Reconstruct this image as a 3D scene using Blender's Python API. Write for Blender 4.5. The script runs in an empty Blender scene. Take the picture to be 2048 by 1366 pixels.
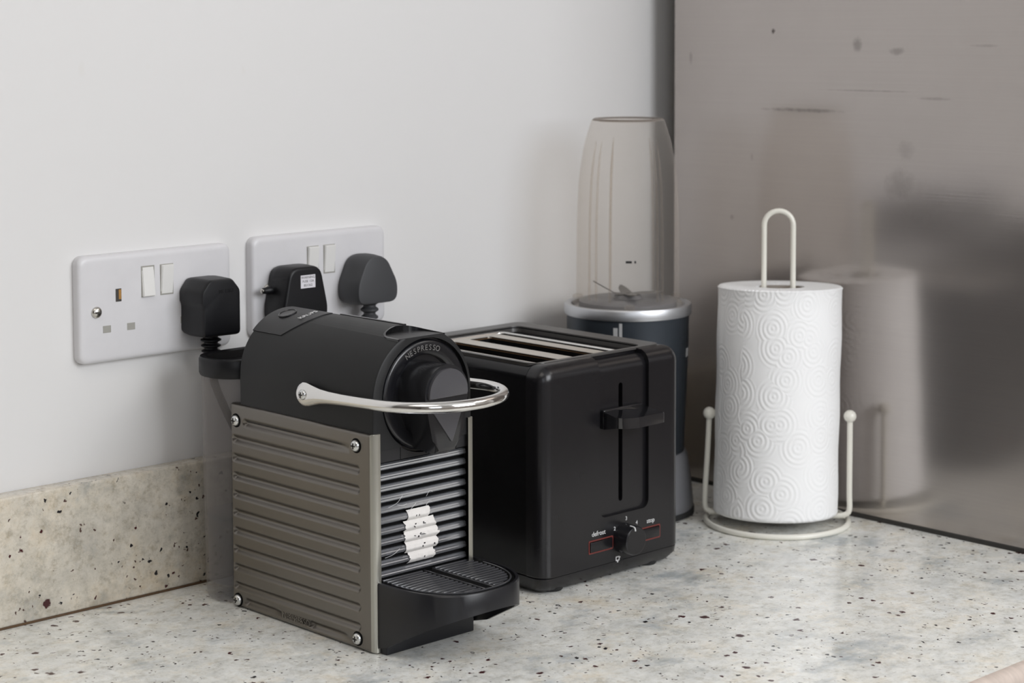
import bpy, bmesh, math, random
from mathutils import Vector, Matrix
random.seed(7)
sc = bpy.context.scene
PI = math.pi
rad = math.radians

# ------------------------------------------------------------------ camera, light, exposure
cd = bpy.data.cameras.new('camera')
cam = bpy.data.objects.new('camera', cd)
sc.collection.objects.link(cam)
sc.camera = cam
CAM = Vector((-0.8222, -1.3674, 0.4622))
yaw, pitch, roll = 0.81037, -0.07648, -0.003187
fwd = Vector((math.cos(pitch)*math.cos(yaw), math.cos(pitch)*math.sin(yaw), math.sin(pitch)))
rt = fwd.cross(Vector((0, 0, 1))).normalized()
up = rt.cross(fwd)
c_, s_ = math.cos(roll), math.sin(roll)
r2, u2 = c_*rt + s_*up, -s_*rt + c_*up
cam.matrix_world = Matrix(((r2.x, u2.x, -fwd.x, CAM.x), (r2.y, u2.y, -fwd.y, CAM.y), (r2.z, u2.z, -fwd.z, CAM.z), (0, 0, 0, 1)))
cd.sensor_width = 36
cd.lens = 3981.1/2048*36
cd.shift_y = -334.6/2048
cd.clip_start = 0.05
cd.dof.use_dof = True
cd.dof.focus_distance = 1.53
cd.dof.aperture_fstop = 9.0

w = bpy.data.worlds.new('world')
sc.world = w
w.use_nodes = True
w.node_tree.nodes['Background'].inputs[0].default_value = (0.75, 0.85, 1.0, 1)
w.node_tree.nodes['Background'].inputs[1].default_value = 1.0

sc.view_settings.view_transform = 'Standard'
sc.view_settings.look = 'None'
sc.view_settings.gamma = 1
sc.view_settings.use_curve_mapping = False
sc.view_settings.exposure = 0.0

def area_light(name, loc, target, sx, sy, power, col):
    d = bpy.data.lights.new(name, 'AREA')
    d.shape = 'RECTANGLE'
    d.size, d.size_y, d.energy, d.color = sx, sy, power, col
    o = bpy.data.objects.new(name, d)
    sc.collection.objects.link(o)
    o.location = loc
    o.rotation_euler = (Vector(target)-Vector(loc)).to_track_quat('-Z', 'Y').to_euler()
    return o
# daylight through the window opposite the worktop, and the kitchen's ceiling light
area_light('window_daylight', (0.50, -2.16, 0.95), (0.45, 0, 0.15), 1.1, 1.0, 25.5, (0.965, 0.98, 1.0))
area_light('second_window_daylight', (-1.15, -2.16, 0.75), (-0.3, 0, 0.35), 0.7, 1.0, 2.8, (0.95, 0.975, 1.0))
area_light('ceiling_panel_light', (-0.65, -0.85, 1.52), (-0.65, -0.85, 0), 0.8, 0.8, 4.6, (1.0, 0.94, 0.87))
area_light('added_far_fill_light', (1.5, -1.45, 1.52), (1.5, -1.45, 0), 0.8, 0.8, 8, (1.0, 0.96, 0.92))  # unseen lamp, added to brighten reflections in the bars and panel edges

# ------------------------------------------------------------------ geometry helpers
def mapax(axis, u, v, t):
    return (t, u, v) if axis == 'x' else ((u, t, v) if axis == 'y' else (u, v, t))

def add_box(bm, x, y, z, bev=0, seg=3):
    vs = [bm.verts.new((a, b, c)) for a in x for b in y for c in z]
    fs = [(0, 1, 3, 2), (4, 6, 7, 5), (0, 4, 5, 1), (2, 3, 7, 6), (0, 2, 6, 4), (1, 5, 7, 3)]
    faces = [bm.faces.new([vs[i] for i in f]) for f in fs]
    if bev:
        es = list({e for f in faces for e in f.edges})
        bmesh.ops.bevel(bm, geom=es, offset=bev, segments=seg, affect='EDGES', profile=0.5)

def add_prism(bm, pts, axis, a, b, bev=0, seg=3, both=True):
    n = len(pts)
    A = [bm.verts.new(mapax(axis, u, v, a)) for u, v in pts]
    B = [bm.verts.new(mapax(axis, u, v, b)) for u, v in pts]
    fa, fb = bm.faces.new(A), bm.faces.new(B[::-1])
    for i in range(n):
        j = (i+1) % n
        bm.faces.new((A[j], A[i], B[i], B[j]))
    if bev:
        es = list(fa.edges) + (list(fb.edges) if both else [])
        bmesh.ops.bevel(bm, geom=es, offset=bev, segments=seg, affect='EDGES', profile=0.5)

def add_loft(bm, rings, cap0=True, cap1=True, closed=False):
    R = [[bm.verts.new(p) for p in r] for r in rings]
    n = len(R[0])
    m = len(R)
    for k in range(m if closed else m-1):
        P, Q = R[k], R[(k+1) % m]
        for i in range(n):
            j = (i+1) % n
            bm.faces.new((P[i], P[j], Q[j], Q[i]))
    if not closed:
        if cap0: bm.faces.new(R[0][::-1])
        if cap1: bm.faces.new(R[-1])

def add_lathe(bm, prof, c, axis='z', seg=64, cap0=True, cap1=True, closed=False):
    rings = []
    for r, h in prof:
        ring = []
        for i in range(seg):
            a = 2*PI*i/seg
            p = mapax(axis, r*math.cos(a), r*math.sin(a), h)
            ring.append((p[0]+c[0], p[1]+c[1], p[2]+c[2]))
        rings.append(ring)
    add_loft(bm, rings, cap0, cap1, closed)

def add_tube(bm, pts, r, seg=12, closed=False, flat=None):
    pts = [Vector(p) for p in pts]
    n = len(pts)
    rr = r if isinstance(r, (list, tuple)) else [r]*n
    T = []
    for i in range(n):
        a = pts[(i-1) % n] if (closed or i > 0) else pts[i]
        b = pts[(i+1) % n] if (closed or i < n-1) else pts[i]
        T.append((b-a).normalized())
    ref = Vector((0, 0, 1)) if abs(T[0].z) < 0.9 else Vector((1, 0, 0))
    N = (ref - T[0]*ref.dot(T[0])).normalized()
    rings = []
    for i in range(n):
        N = (N - T[i]*N.dot(T[i])).normalized()
        B = T[i].cross(N)
        f = flat[i] if flat else (1, 1)
        rings.append([tuple(pts[i] + (N*math.cos(2*PI*k/seg)*f[0] + B*math.sin(2*PI*k/seg)*f[1])*rr[i]) for k in range(seg)])
    add_loft(bm, rings, closed=closed)

def add_sphere(bm, c, r, seg=24):
    prof = [(max(r*math.sin(PI*i/12), 1e-5), -r*math.cos(PI*i/12)) for i in range(13)]
    add_lathe(bm, prof, c, 'z', seg)

def rrect(x0, x1, y0, y1, r, n=8):
    rs = r if isinstance(r, (list, tuple)) else [r]*4      # corners: (x1,y1) (x0,y1) (x0,y0) (x1,y0)
    out = []
    for k, (cx, cy, sx, sy) in enumerate(((x1, y1, 1, 1), (x0, y1, -1, 1), (x0, y0, -1, -1), (x1, y0, 1, -1))):
        q = max(rs[k], 1e-5)
        for i in range(n+1):
            a = PI/2*k + PI/2*i/n
            out.append((cx - sx*q + q*math.cos(a), cy - sy*q + q*math.sin(a)))
    return out

def arc(cx, cy, r, a0, a1, n):
    return [(cx+r*math.cos(rad(a0+(a1-a0)*i/n)), cy+r*math.sin(rad(a0+(a1-a0)*i/n))) for i in range(n+1)]

def smooth(pts, k=6):
    pts = [Vector(p) for p in pts]
    out = []
    for i in range(len(pts)-1):
        p0 = pts[max(i-1, 0)]; p1 = pts[i]; p2 = pts[i+1]; p3 = pts[min(i+2, len(pts)-1)]
        for j in range(k):
            t = j/k
            out.append(0.5*((2*p1) + (p2-p0)*t + (2*p0-5*p1+4*p2-p3)*t*t + (3*p1-p0-3*p2+p3)*t**3))
    out.append(pts[-1])
    return out

def obj(name, bm, m, parent=None, angle=40, label=None, kind=None):
    bmesh.ops.recalc_face_normals(bm, faces=bm.faces)
    th = rad(angle)
    for f in bm.faces: f.smooth = True
    for e in bm.edges:
        if len(e.link_faces) == 2 and e.calc_face_angle(0) > th: e.smooth = False
    me = bpy.data.meshes.new(name)
    if parent is not None:
        root = parent
        while root.parent is not None: root = root.parent
        bmesh.ops.translate(bm, verts=bm.verts, vec=-Vector(root.location))
    bm.to_mesh(me)
    bm.free()
    o = bpy.data.objects.new(name, me)
    if m is not None: me.materials.append(m)
    sc.collection.objects.link(o)
    if parent is not None: o.parent = parent
    if label: o['label'] = label
    if kind: o['kind'] = kind
    return o

def thing(name, label, cat, loc, group=None):
    o = bpy.data.objects.new(name, None)
    o.empty_display_size = 0.02
    sc.collection.objects.link(o)
    o.location = loc
    o['label'] = label
    o['category'] = cat
    if group: o['group'] = group
    return o

def struct(name, bm, m, parent=None, label=None):
    o = obj(name, bm, m, parent, label=label)
    if parent is None: o['kind'] = 'structure'
    return o

def boolean(o, bms, op='DIFFERENCE'):
    for b in bms:
        bmesh.ops.recalc_face_normals(b, faces=b.faces)
        me = bpy.data.meshes.new('cut')
        root = o
        while root.parent is not None: root = root.parent
        if root is not o or root.type == 'EMPTY':
            bmesh.ops.translate(b, verts=b.verts, vec=-Vector(root.location))
        b.to_mesh(me); b.free()
        co = bpy.data.objects.new('cut', me)
        sc.collection.objects.link(co)
        if root is not o: co.parent = root
        md = o.modifiers.new('b', 'BOOLEAN')
        md.operation = op; md.object = co; md.solver = 'EXACT'
        bpy.context.view_layer.update()
        dg = bpy.context.evaluated_depsgraph_get()
        nm = bpy.data.meshes.new_from_object(o.evaluated_get(dg))
        o.modifiers.clear()
        old = o.data
        o.data = nm
        nm.name = old.name
        bpy.data.objects.remove(co)
    bm = bmesh.new(); bm.from_mesh(o.data)
    for e in bm.edges:
        e.smooth = not (len(e.link_faces) == 2 and e.calc_face_angle(0) > rad(32))
    for f in bm.faces: f.smooth = True
    bm.to_mesh(o.data); bm.free()

def text_into(bm, s, size, origin, U, V, depth=0.0003, align='CENTER', sx=1.0):
    cu = bpy.data.curves.new('t', 'FONT')
    cu.body = s; cu.size = size; cu.extrude = depth/2; cu.align_x = align; cu.align_y = 'CENTER'
    cu.resolution_u = 3
    o = bpy.data.objects.new('t', cu)
    sc.collection.objects.link(o)
    bpy.context.view_layer.update()
    me = bpy.data.meshes.new_from_object(o.evaluated_get(bpy.context.evaluated_depsgraph_get()))
    bpy.data.objects.remove(o)
    U = Vector(U).normalized(); V = Vector(V).normalized(); N = U.cross(V)
    M = Matrix(((U.x*sx, V.x, N.x, origin[0]), (U.y*sx, V.y, N.y, origin[1]), (U.z*sx, V.z, N.z, origin[2]), (0, 0, 0, 1)))
    me.transform(M)
    bm.from_mesh(me)
    bpy.data.meshes.remove(me)

# ------------------------------------------------------------------ materials
def nt(name):
    m = bpy.data.materials.new(name)
    m.use_nodes = True
    t = m.node_tree
    return m, t, t.nodes, t.links, t.nodes['Principled BSDF']

def math_n(N, L, op, a, b=None, c=None, clamp=False):
    n = N.new('ShaderNodeMath'); n.operation = op; n.use_clamp = clamp
    for i, x in enumerate((a, b, c)):
        if x is None: continue
        if isinstance(x, (int, float)): n.inputs[i].default_value = x
        else: L.new(x, n.inputs[i])
    return n.outputs[0]

def mix_n(N, L, fac, a, b, mode='MIX'):
    n = N.new('ShaderNodeMix'); n.data_type = 'RGBA'; n.blend_type = mode
    for k, x in ((0, fac), (6, a), (7, b)):
        if isinstance(x, (int, float)): n.inputs[k].default_value = x
        elif isinstance(x, tuple): n.inputs[k].default_value = (*x, 1)
        else: L.new(x, n.inputs[k])
    return n.outputs[2]

def ramp_n(N, L, x, stops, interp='LINEAR'):
    n = N.new('ShaderNodeValToRGB'); n.color_ramp.interpolation = interp
    el = n.color_ramp.elements
    while len(el) < len(stops): el.new(0.5)
    for e, (p, c) in zip(el, stops):
        e.position = p; e.color = (*c, 1) if isinstance(c, tuple) else (c, c, c, 1)
    L.new(x, n.inputs[0])
    return n.outputs[0]

def noise_n(N, L, vec, scale, detail=3, rough=0.5):
    n = N.new('ShaderNodeTexNoise')
    n.inputs['Scale'].default_value = scale
    n.inputs['Detail'].default_value = detail
    n.inputs['Roughness'].default_value = rough
    L.new(vec, n.inputs['Vector'])
    return n.outputs['Fac']

def coord(N, kind='Object'):
    return N.new('ShaderNodeTexCoord').outputs[kind]

def scaled(N, L, vec, s):
    n = N.new('ShaderNodeMapping'); n.inputs['Scale'].default_value = s
    L.new(vec, n.inputs[0])
    return n.outputs[0]

def plain(name, base, rough=0.4, metal=0.0, spec=0.5, coat=0.0, coat_rough=0.05, bump=0.0, bscale=900, var=0.06, stretch=(1, 1, 1)):
    m, t, N, L, b = nt(name)
    b.inputs['Base Color'].default_value = (*base, 1)
    b.inputs['Metallic'].default_value = metal
    b.inputs['Specular IOR Level'].default_value = spec
    b.inputs['Coat Weight'].default_value = coat
    b.inputs['Coat Roughness'].default_value = coat_rough
    v = scaled(N, L, coord(N), stretch)
    nz = noise_n(N, L, v, 35, 4, 0.6)
    L.new(math_n(N, L, 'MULTIPLY_ADD', nz, rough*var*4, rough*(1-var*2)), b.inputs['Roughness'])
    col = mix_n(N, L, nz, tuple(x*(1-var) for x in base), tuple(min(x*(1+var), 1) for x in base))
    L.new(col, b.inputs['Base Color'])
    if bump:
        bn = N.new('ShaderNodeBump'); bn.inputs['Strength'].default_value = bump; bn.inputs['Distance'].default_value = 0.0003
        L.new(noise_n(N, L, v, bscale, 2), bn.inputs['Height'])
        L.new(bn.outputs[0], b.inputs['Normal'])
    return m

def granite(name, tint, sp):
    m, t, N, L, b = nt(name)
    v = coord(N)
    a = noise_n(N, L, v, 13, 6, 0.72)
    base = ramp_n(N, L, a, [(0.30, (0.50, 0.53, 0.56)), (0.43, (0.78, 0.775, 0.75)), (0.56, (0.86, 0.855, 0.835)), (0.72, (0.74, 0.68, 0.58))])
    g = noise_n(N, L, v, 75, 6, 0.75)
    base = mix_n(N, L, ramp_n(N, L, g, [(0.34, 0.65), (0.48, 0.0)]), base, (0.52, 0.49, 0.43))
    g2 = noise_n(N, L, v, 48, 5, 0.7)
    base = mix_n(N, L, ramp_n(N, L, g2, [(0.55, 0.0), (0.66, 0.85)]), base, (0.90, 0.90, 0.885))
    o = noise_n(N, L, scaled(N, L, v, (1.1, 1.3, 0.9)), 26, 6, 0.72)
    base = mix_n(N, L, ramp_n(N, L, o, [(0.60, 0.0), (0.74, 0.5)]), base, (0.56, 0.45, 0.28))
    q = noise_n(N, L, scaled(N, L, v, (0.9, 1.2, 1.0)), 10.5, 5, 0.65)
    base = mix_n(N, L, ramp_n(N, L, q, [(0.58, 0.0), (0.68, 0.75)]), base, (0.36, 0.40, 0.44))
    fz = noise_n(N, L, scaled(N, L, v, (1.2, 1.0, 1.1)), 190, 4, 0.7)
    base = mix_n(N, L, ramp_n(N, L, fz, [(0.54, 0.0), (0.70, 0.45)]), base, (0.44, 0.40, 0.33))
    base = mix_n(N, L, 1.0, base, ramp_n(N, L, noise_n(N, L, scaled(N, L, v, (1, 1.25, 1.1)), 58, 9, 0.8), [(0.35, (0.76, 0.76, 0.75)), (0.47, (0.97, 0.965, 0.95)), (0.60, (1.06, 1.06, 1.06))]), 'MULTIPLY')
    base = mix_n(N, L, 1.0, base, ramp_n(N, L, noise_n(N, L, v, 21, 7, 0.75), [(0.36, (0.87, 0.88, 0.89)), (0.52, (1.0, 1.0, 0.99)), (0.66, (1.0, 0.95, 0.87))]), 'MULTIPLY')
    base = mix_n(N, L, 1.0, base, tint, 'MULTIPLY')
    # garnets and black mica: distorted voronoi cells, kept where a cluster noise is high
    dn = N.new('ShaderNodeTexNoise'); dn.inputs['Scale'].default_value = 200; dn.inputs['Detail'].default_value = 4
    L.new(v, dn.inputs['Vector'])
    vm = N.new('ShaderNodeVectorMath'); vm.operation = 'MULTIPLY_ADD'
    L.new(dn.outputs['Color'], vm.inputs[0]); vm.inputs[1].default_value = (0.0075,)*3; L.new(v, vm.inputs[2])
    for scale, size, dens, clus, col, seed in ((105, 0.30, sp, 17, (0.060, 0.012, 0.014), 0.0), (170, 0.32, sp-0.02, 24, (0.02, 0.018, 0.02), 3.7), (62, 0.26, sp+0.05, 11, (0.055, 0.012, 0.014), 8.1), (240, 0.30, sp-0.05, 30, (0.10, 0.06, 0.05), 5.2)):
        mp = N.new('ShaderNodeMapping'); mp.inputs['Location'].default_value = (seed, seed*1.7, seed*0.6)
        L.new(vm.outputs[0], mp.inputs[0])
        vo = N.new('ShaderNodeTexVoronoi'); vo.inputs['Scale'].default_value = scale
        L.new(mp.outputs[0], vo.inputs['Vector'])
        sep = N.new('ShaderNodeSeparateColor'); L.new(vo.outputs['Color'], sep.inputs[0])
        cl = noise_n(N, L, mp.outputs[0], clus, 2, 0.5)
        keep = math_n(N, L, 'GREATER_THAN', math_n(N, L, 'MULTIPLY_ADD', cl, 1.5, math_n(N, L, 'MULTIPLY', sep.outputs[0], 0.62)), dens)
        sz = math_n(N, L, 'MULTIPLY_ADD', sep.outputs[1], size*0.75, size*0.35)
        inside = math_n(N, L, 'MULTIPLY', math_n(N, L, 'SUBTRACT', sz, vo.outputs['Distance']), 14.0, clamp=True)
        base = mix_n(N, L, math_n(N, L, 'MULTIPLY', inside, keep, clamp=True), base, col)
    L.new(base, b.inputs['Base Color'])
    b.inputs['Roughness'].default_value = 0.22
    b.inputs['Specular IOR Level'].default_value = 0.5
    bn = N.new('ShaderNodeBump'); bn.inputs['Strength'].default_value = 0.06; bn.inputs['Distance'].default_value = 0.0004
    L.new(noise_n(N, L, v, 120, 4), bn.inputs['Height'])
    L.new(bn.outputs[0], b.inputs['Normal'])
    return m

def wall_paint():
    m, t, N, L, b = nt('white_wall_paint')
    v = coord(N)
    n1 = noise_n(N, L, v, 2.2, 3)
    col = mix_n(N, L, n1, (0.735, 0.724, 0.716), (0.765, 0.755, 0.748))
    # faint scuffs
    s = noise_n(N, L, scaled(N, L, v, (1, 1, 0.6)), 34, 2, 0.4)
    col = mix_n(N, L, ramp_n(N, L, s, [(0.74, 0.0), (0.82, 0.25)]), col, (0.62, 0.58, 0.50))
    L.new(col, b.inputs['Base Color'])
    b.inputs['Roughness'].default_value = 0.55
    bn = N.new('ShaderNodeBump'); bn.inputs['Strength'].default_value = 0.05; bn.inputs['Distance'].default_value = 0.001
    L.new(noise_n(N, L, v, 130, 3), bn.inputs['Height'])
    L.new(bn.outputs[0], b.inputs['Normal'])
    return m

def brushed_steel():
    m, t, N, L, b = nt('brushed_stainless_steel')
    v = coord(N)
    sep = N.new('ShaderNodeSeparateXYZ'); L.new(v, sep.inputs[0])
    n1 = noise_n(N, L, v, 5, 4, 0.6)
    col = mix_n(N, L, n1, (0.48, 0.44, 0.415), (0.58, 0.54, 0.515))
    line = noise_n(N, L, scaled(N, L, v, (1, 3, 500)), 2.0, 3, 0.6)
    col = mix_n(N, L, ramp_n(N, L, line, [(0.35, 0.0), (0.65, 0.10)]), col, (0.36, 0.34, 0.33))
    wob = noise_n(N, L, v, 160, 3, 0.6)
    # stains and scuffs: (y, z, half width y, half width z, strength)
    spots = [(-.1605, .4525, .0022, .0028, .85), (-.259, .4405, .006, .009, .38), (-.303, .4346, .009, .004, .34), (-.0563, .426, .0025, .007, .30),
             (-.199, .378, .052, .0022, .42), (-.308, .3133, .019, .016, .22), (-.314, .3455, .010, .010, .16), (-.1103, .2707, .003, .003, .30),
             (-.27, .398, .06, .0009, .28), (-.345, .3925, .02, .0016, .26), (-.135, .331, .002, .005, .25), (-.395, .44, .016, .0015, .2), (-.335, .30, .03, .022, .10)]
    mask = None
    for y, z, a, c, s in spots:
        dy = math_n(N, L, 'MULTIPLY', math_n(N, L, 'SUBTRACT', sep.outputs[1], y), 1/a)
        dz = math_n(N, L, 'MULTIPLY', math_n(N, L, 'SUBTRACT', sep.outputs[2], z), 1/c)
        d2 = math_n(N, L, 'ADD', math_n(N, L, 'MULTIPLY', dy, dy), math_n(N, L, 'MULTIPLY', dz, dz))
        d2 = math_n(N, L, 'MULTIPLY_ADD', wob, 1.6, math_n(N, L, 'SUBTRACT', d2, 0.8))
        f = math_n(N, L, 'MULTIPLY', math_n(N, L, 'SUBTRACT', 1.0, d2, clamp=True), s)
        mask = f if mask is None else math_n(N, L, 'MAXIMUM', mask, f)
    col = mix_n(N, L, mask, col, (0.10, 0.09, 0.085))
    L.new(col, b.inputs['Base Color'])
    b.inputs['Metallic'].default_value = 1.0
    b.inputs['Anisotropic'].default_value = 0.45
    tg = N.new('ShaderNodeTangent'); tg.direction_type = 'RADIAL'; tg.axis = 'Z'
    L.new(tg.outputs[0], b.inputs['Tangent'])
    L.new(math_n(N, L, 'MULTIPLY_ADD', n1, 0.06, math_n(N, L, 'MULTIPLY_ADD', mask, 0.2, 0.12)), b.inputs['Roughness'])
    bn = N.new('ShaderNodeBump'); bn.inputs['Strength'].default_value = 0.05; bn.inputs['Distance'].default_value = 0.0004
    L.new(line, bn.inputs['Height'])
    L.new(bn.outputs[0], b.inputs['Normal'])
    hz = N.new('ShaderNodeBsdfAnisotropic'); hz.inputs['Roughness'].default_value = 0.5; hz.inputs['Anisotropy'].default_value = 0.5
    L.new(col, hz.inputs['Color']); L.new(tg.outputs[0], hz.inputs['Tangent'])
    mx = N.new('ShaderNodeMixShader'); mx.inputs[0].default_value = 0.35
    L.new(b.outputs[0], mx.inputs[1]); L.new(hz.outputs[0], mx.inputs[2]); L.new(mx.outputs[0], t.nodes['Material Output'].inputs[0])
    return m

def clear_plastic(name, tint, refl=0.09, edge=0.55):
    # thin walled clear plastic: tinted transmission with a fresnel sheen
    m, t, N, L, b = nt(name)
    N.remove(b)
    tr = N.new('ShaderNodeBsdfTransparent')
    n = noise_n(N, L, coord(N), 30, 4, 0.6)
    L.new(mix_n(N, L, n, tuple(x*0.97 for x in tint), tint), tr.inputs[0])
    gl = N.new('ShaderNodeBsdfPrincipled')
    gl.inputs['Base Color'].default_value = (0.74, 0.69, 0.65, 1); gl.inputs['Roughness'].default_value = 0.12
    lw = N.new('ShaderNodeLayerWeight'); lw.inputs[0].default_value = 0.35
    f = math_n(N, L, 'MULTIPLY_ADD', math_n(N, L, 'POWER', lw.outputs['Facing'], 2.2), edge, refl)
    mx = N.new('ShaderNodeMixShader')
    L.new(f, mx.inputs[0]); L.new(tr.outputs[0], mx.inputs[1]); L.new(gl.outputs[0], mx.inputs[2])
    L.new(mx.outputs[0], t.nodes['Material Output'].inputs[0])
    return m

def embossed_paper():
    m, t, N, L, b = nt('embossed_kitchen_paper')
    b.inputs['Base Color'].default_value = (0.93, 0.93, 0.93, 1)
    b.inputs['Roughness'].default_value = 0.9
    b.inputs['Specular IOR Level'].default_value = 0.15
    v = coord(N)
    sep = N.new('ShaderNodeSeparateXYZ'); L.new(v, sep.inputs[0])
    ang = math_n(N, L, 'MULTIPLY', math_n(N, L, 'ARCTAN2', sep.outputs[1], sep.outputs[0]), 0.0565)
    cb = N.new('ShaderNodeCombineXYZ'); L.new(ang, cb.inputs[0]); L.new(sep.outputs[2], cb.inputs[1])
    h = None
    for loc in ((0, 0), (0.4, 0.73)):
        mp = N.new('ShaderNodeMapping'); mp.inputs['Location'].default_value = (loc[0], loc[1], 0)
        L.new(cb.outputs[0], mp.inputs[0])
        vo = N.new('ShaderNodeTexVoronoi'); vo.voronoi_dimensions = '2D'; vo.inputs['Scale'].default_value = 36; vo.inputs['Randomness'].default_value = 0.95
        L.new(mp.outputs[0], vo.inputs['Vector'])
        ring = math_n(N, L, 'MULTIPLY_ADD', math_n(N, L, 'COSINE', math_n(N, L, 'MULTIPLY', vo.outputs['Distance'], 38)), 0.5, 0.5)
        fade = ramp_n(N, L, vo.outputs['Distance'], [(0.55, 1.0), (0.75, 0.0)])
        ring = math_n(N, L, 'MULTIPLY', ring, fade)
        h = ring
        break
    fine = noise_n(N, L, v, 1500, 2)
    h = math_n(N, L, 'ADD', h, math_n(N, L, 'MULTIPLY', fine, 0.25))
    bn = N.new('ShaderNodeBump'); bn.inputs['Strength'].default_value = 0.42; bn.inputs['Distance'].default_value = 0.0008
    L.new(h, bn.inputs['Height'])
    L.new(bn.outputs[0], b.inputs['Normal'])
    return m

M = dict(
    wall=wall_paint(),
    counter=granite('polished_granite', (1.06, 1.065, 1.06), 1.32),
    upstand=granite('upstand_granite', (0.79, 0.735, 0.655), 1.335),
    steel=brushed_steel(),
    paper=embossed_paper(),
    cream=plain('cream_coated_wire', (0.83, 0.81, 0.73), 0.35, coat=0.3),
    card=plain('grey_card', (0.34, 0.30, 0.26), 0.9),
    socket=plain('white_socket_plastic', (0.68, 0.67, 0.685), 0.33),
    rocker=plain('ivory_switch_plastic', (0.76, 0.75, 0.73), 0.32),
    hole=plain('dark_pin_hole', (0.05, 0.045, 0.04), 0.7),
    brass=plain('brass_contact', (0.55, 0.30, 0.10), 0.4, metal=0.8),
    shutter=plain('grey_socket_shutter', (0.34, 0.33, 0.30), 0.6),
    nickel=plain('nickel_screw', (0.62, 0.60, 0.56), 0.25, metal=1.0),
    zinc=plain('zinc_screw', (0.72, 0.73, 0.72), 0.28, metal=1.0),
    black_plug=plain('black_plug_rubber', (0.006, 0.006, 0.0075), 0.40, spec=0.32, bump=0.1),
    grey_plug=plain('grey_plug_rubber', (0.055, 0.056, 0.060), 0.5, spec=0.35, bump=0.1),
    satin=plain('satin_charcoal_plastic', (0.0125, 0.0125, 0.013), 0.48, spec=0.36, bump=0.08),
    satin2=plain('satin_plate_plastic', (0.020, 0.0195, 0.021), 0.42, spec=0.42, bump=0.08),
    gloss=plain('gloss_black_plastic', (0.010, 0.010, 0.012), 0.12, spec=0.55, var=0.03),
    softgloss=plain('soft_gloss_black_plastic', (0.0085, 0.0085, 0.0105), 0.24, spec=0.55, var=0.03),
    spoutface=plain('spout_face_plastic', (0.075, 0.073, 0.080), 0.30, spec=0.5),
    spoutside=plain('spout_black_plastic', (0.018, 0.018, 0.020), 0.16, spec=0.6, var=0.02),
    rim=plain('lighter_panel_rim', (0.46, 0.45, 0.40), 0.34, metal=0.9, var=0.03),
    gridgloss=plain('tray_grid_gloss', (0.055, 0.055, 0.060), 0.13, spec=0.9, var=0.02),
    print_light=plain('light_print', (0.40, 0.40, 0.40), 0.5),
    titan=plain('titanium_panel_paint', (0.190, 0.176, 0.158), 0.32, metal=0.95, var=0.03),
    chrome=plain('polished_chrome', (0.80, 0.79, 0.77), 0.09, metal=1.0, var=0.05),
    bar=plain('grey_bar_plastic', (0.52, 0.53, 0.56), 0.26, metal=0.85, coat=0.2, var=0.015),
    bargap=plain('dark_recess', (0.004, 0.004, 0.004), 0.8, spec=0.1),
    residue=plain('white_paper_residue', (0.80, 0.77, 0.74), 0.75, bump=0.6, bscale=900, var=0.1),
    leverblack=plain('shiny_lever_black', (0.012, 0.012, 0.014), 0.07, spec=0.8, coat=0.6, var=0.02),
    tray=plain('tray_black_plastic', (0.010, 0.010, 0.0125), 0.34, spec=0.42),
    print_grey=plain('grey_print', (0.16, 0.155, 0.15), 0.5),
    print_white=plain('white_print', (0.70, 0.70, 0.70), 0.5),
    print_red=plain('red_print', (0.15, 0.025, 0.02), 0.5),
    toaster=plain('toaster_black', (0.0075, 0.007, 0.0085), 0.27, spec=0.5, var=0.02, bump=0.05, bscale=1600),
    toaster_side=plain('toaster_side_black', (0.006, 0.006, 0.007), 0.20, spec=0.35),
    toaster_top=plain('toaster_top_black', (0.05, 0.047, 0.044), 0.33, spec=0.6, bump=0.05),
    slotmetal=plain('toaster_slot_steel', (0.72, 0.68, 0.62), 0.42, metal=0.9),
    slotdark=plain('browned_slot_wall', (0.30, 0.17, 0.08), 0.5, metal=0.0, var=0.4),
    navy=plain('blue_grey_metallic', (0.052, 0.062, 0.075), 0.36, metal=0.6),
    alu=plain('brushed_aluminium', (0.60, 0.61, 0.63), 0.42, metal=1.0, stretch=(1, 1, 14)),
    midgrey=plain('grey_base_plastic', (0.16, 0.16, 0.17), 0.35),
    rubber=plain('black_rubber', (0.012, 0.012, 0.012), 0.7),
    cup=clear_plastic('clear_cup_plastic', (0.955, 0.937, 0.915), 0.04, 0.30),
    tank=clear_plastic('clear_tank_plastic', (0.86, 0.86, 0.87), 0.08, 0.40),
    water=clear_plastic('still_water', (0.78, 0.82, 0.86), 0.03, 0.25),
    rimtint=clear_plastic('tinted_rim_plastic', (0.45, 0.41, 0.38), 0.15, 0.4),
    blade=plain('blade_steel', (0.20, 0.19, 0.18), 0.35, metal=0.8),
    board=plain('dark_backing_board', (0.07, 0.06, 0.055), 0.8),
    dimwall=plain('taupe_wall_paint', (0.22, 0.20, 0.18), 0.7),
    floor=plain('oak_floor', (0.30, 0.21, 0.14), 0.5),
    ceiling=plain('ceiling_paint', (0.80, 0.80, 0.79), 0.8),
    edge=plain('rough_pink_granite_edge', (0.58, 0.49, 0.43), 0.6, var=0.35, stretch=(4, 1, 1), bump=0.3, bscale=200),
    joint=plain('brown_joint_sealant', (0.10, 0.055, 0.025), 0.7, var=0.5),
    base_line=plain('dark_base_line', (0.03, 0.028, 0.025), 0.6),
    winframe=plain('white_window_frame', (0.75, 0.75, 0.75), 0.4),
    label=plain('white_paper_label', (0.74, 0.72, 0.76), 0.6),
)

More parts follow.
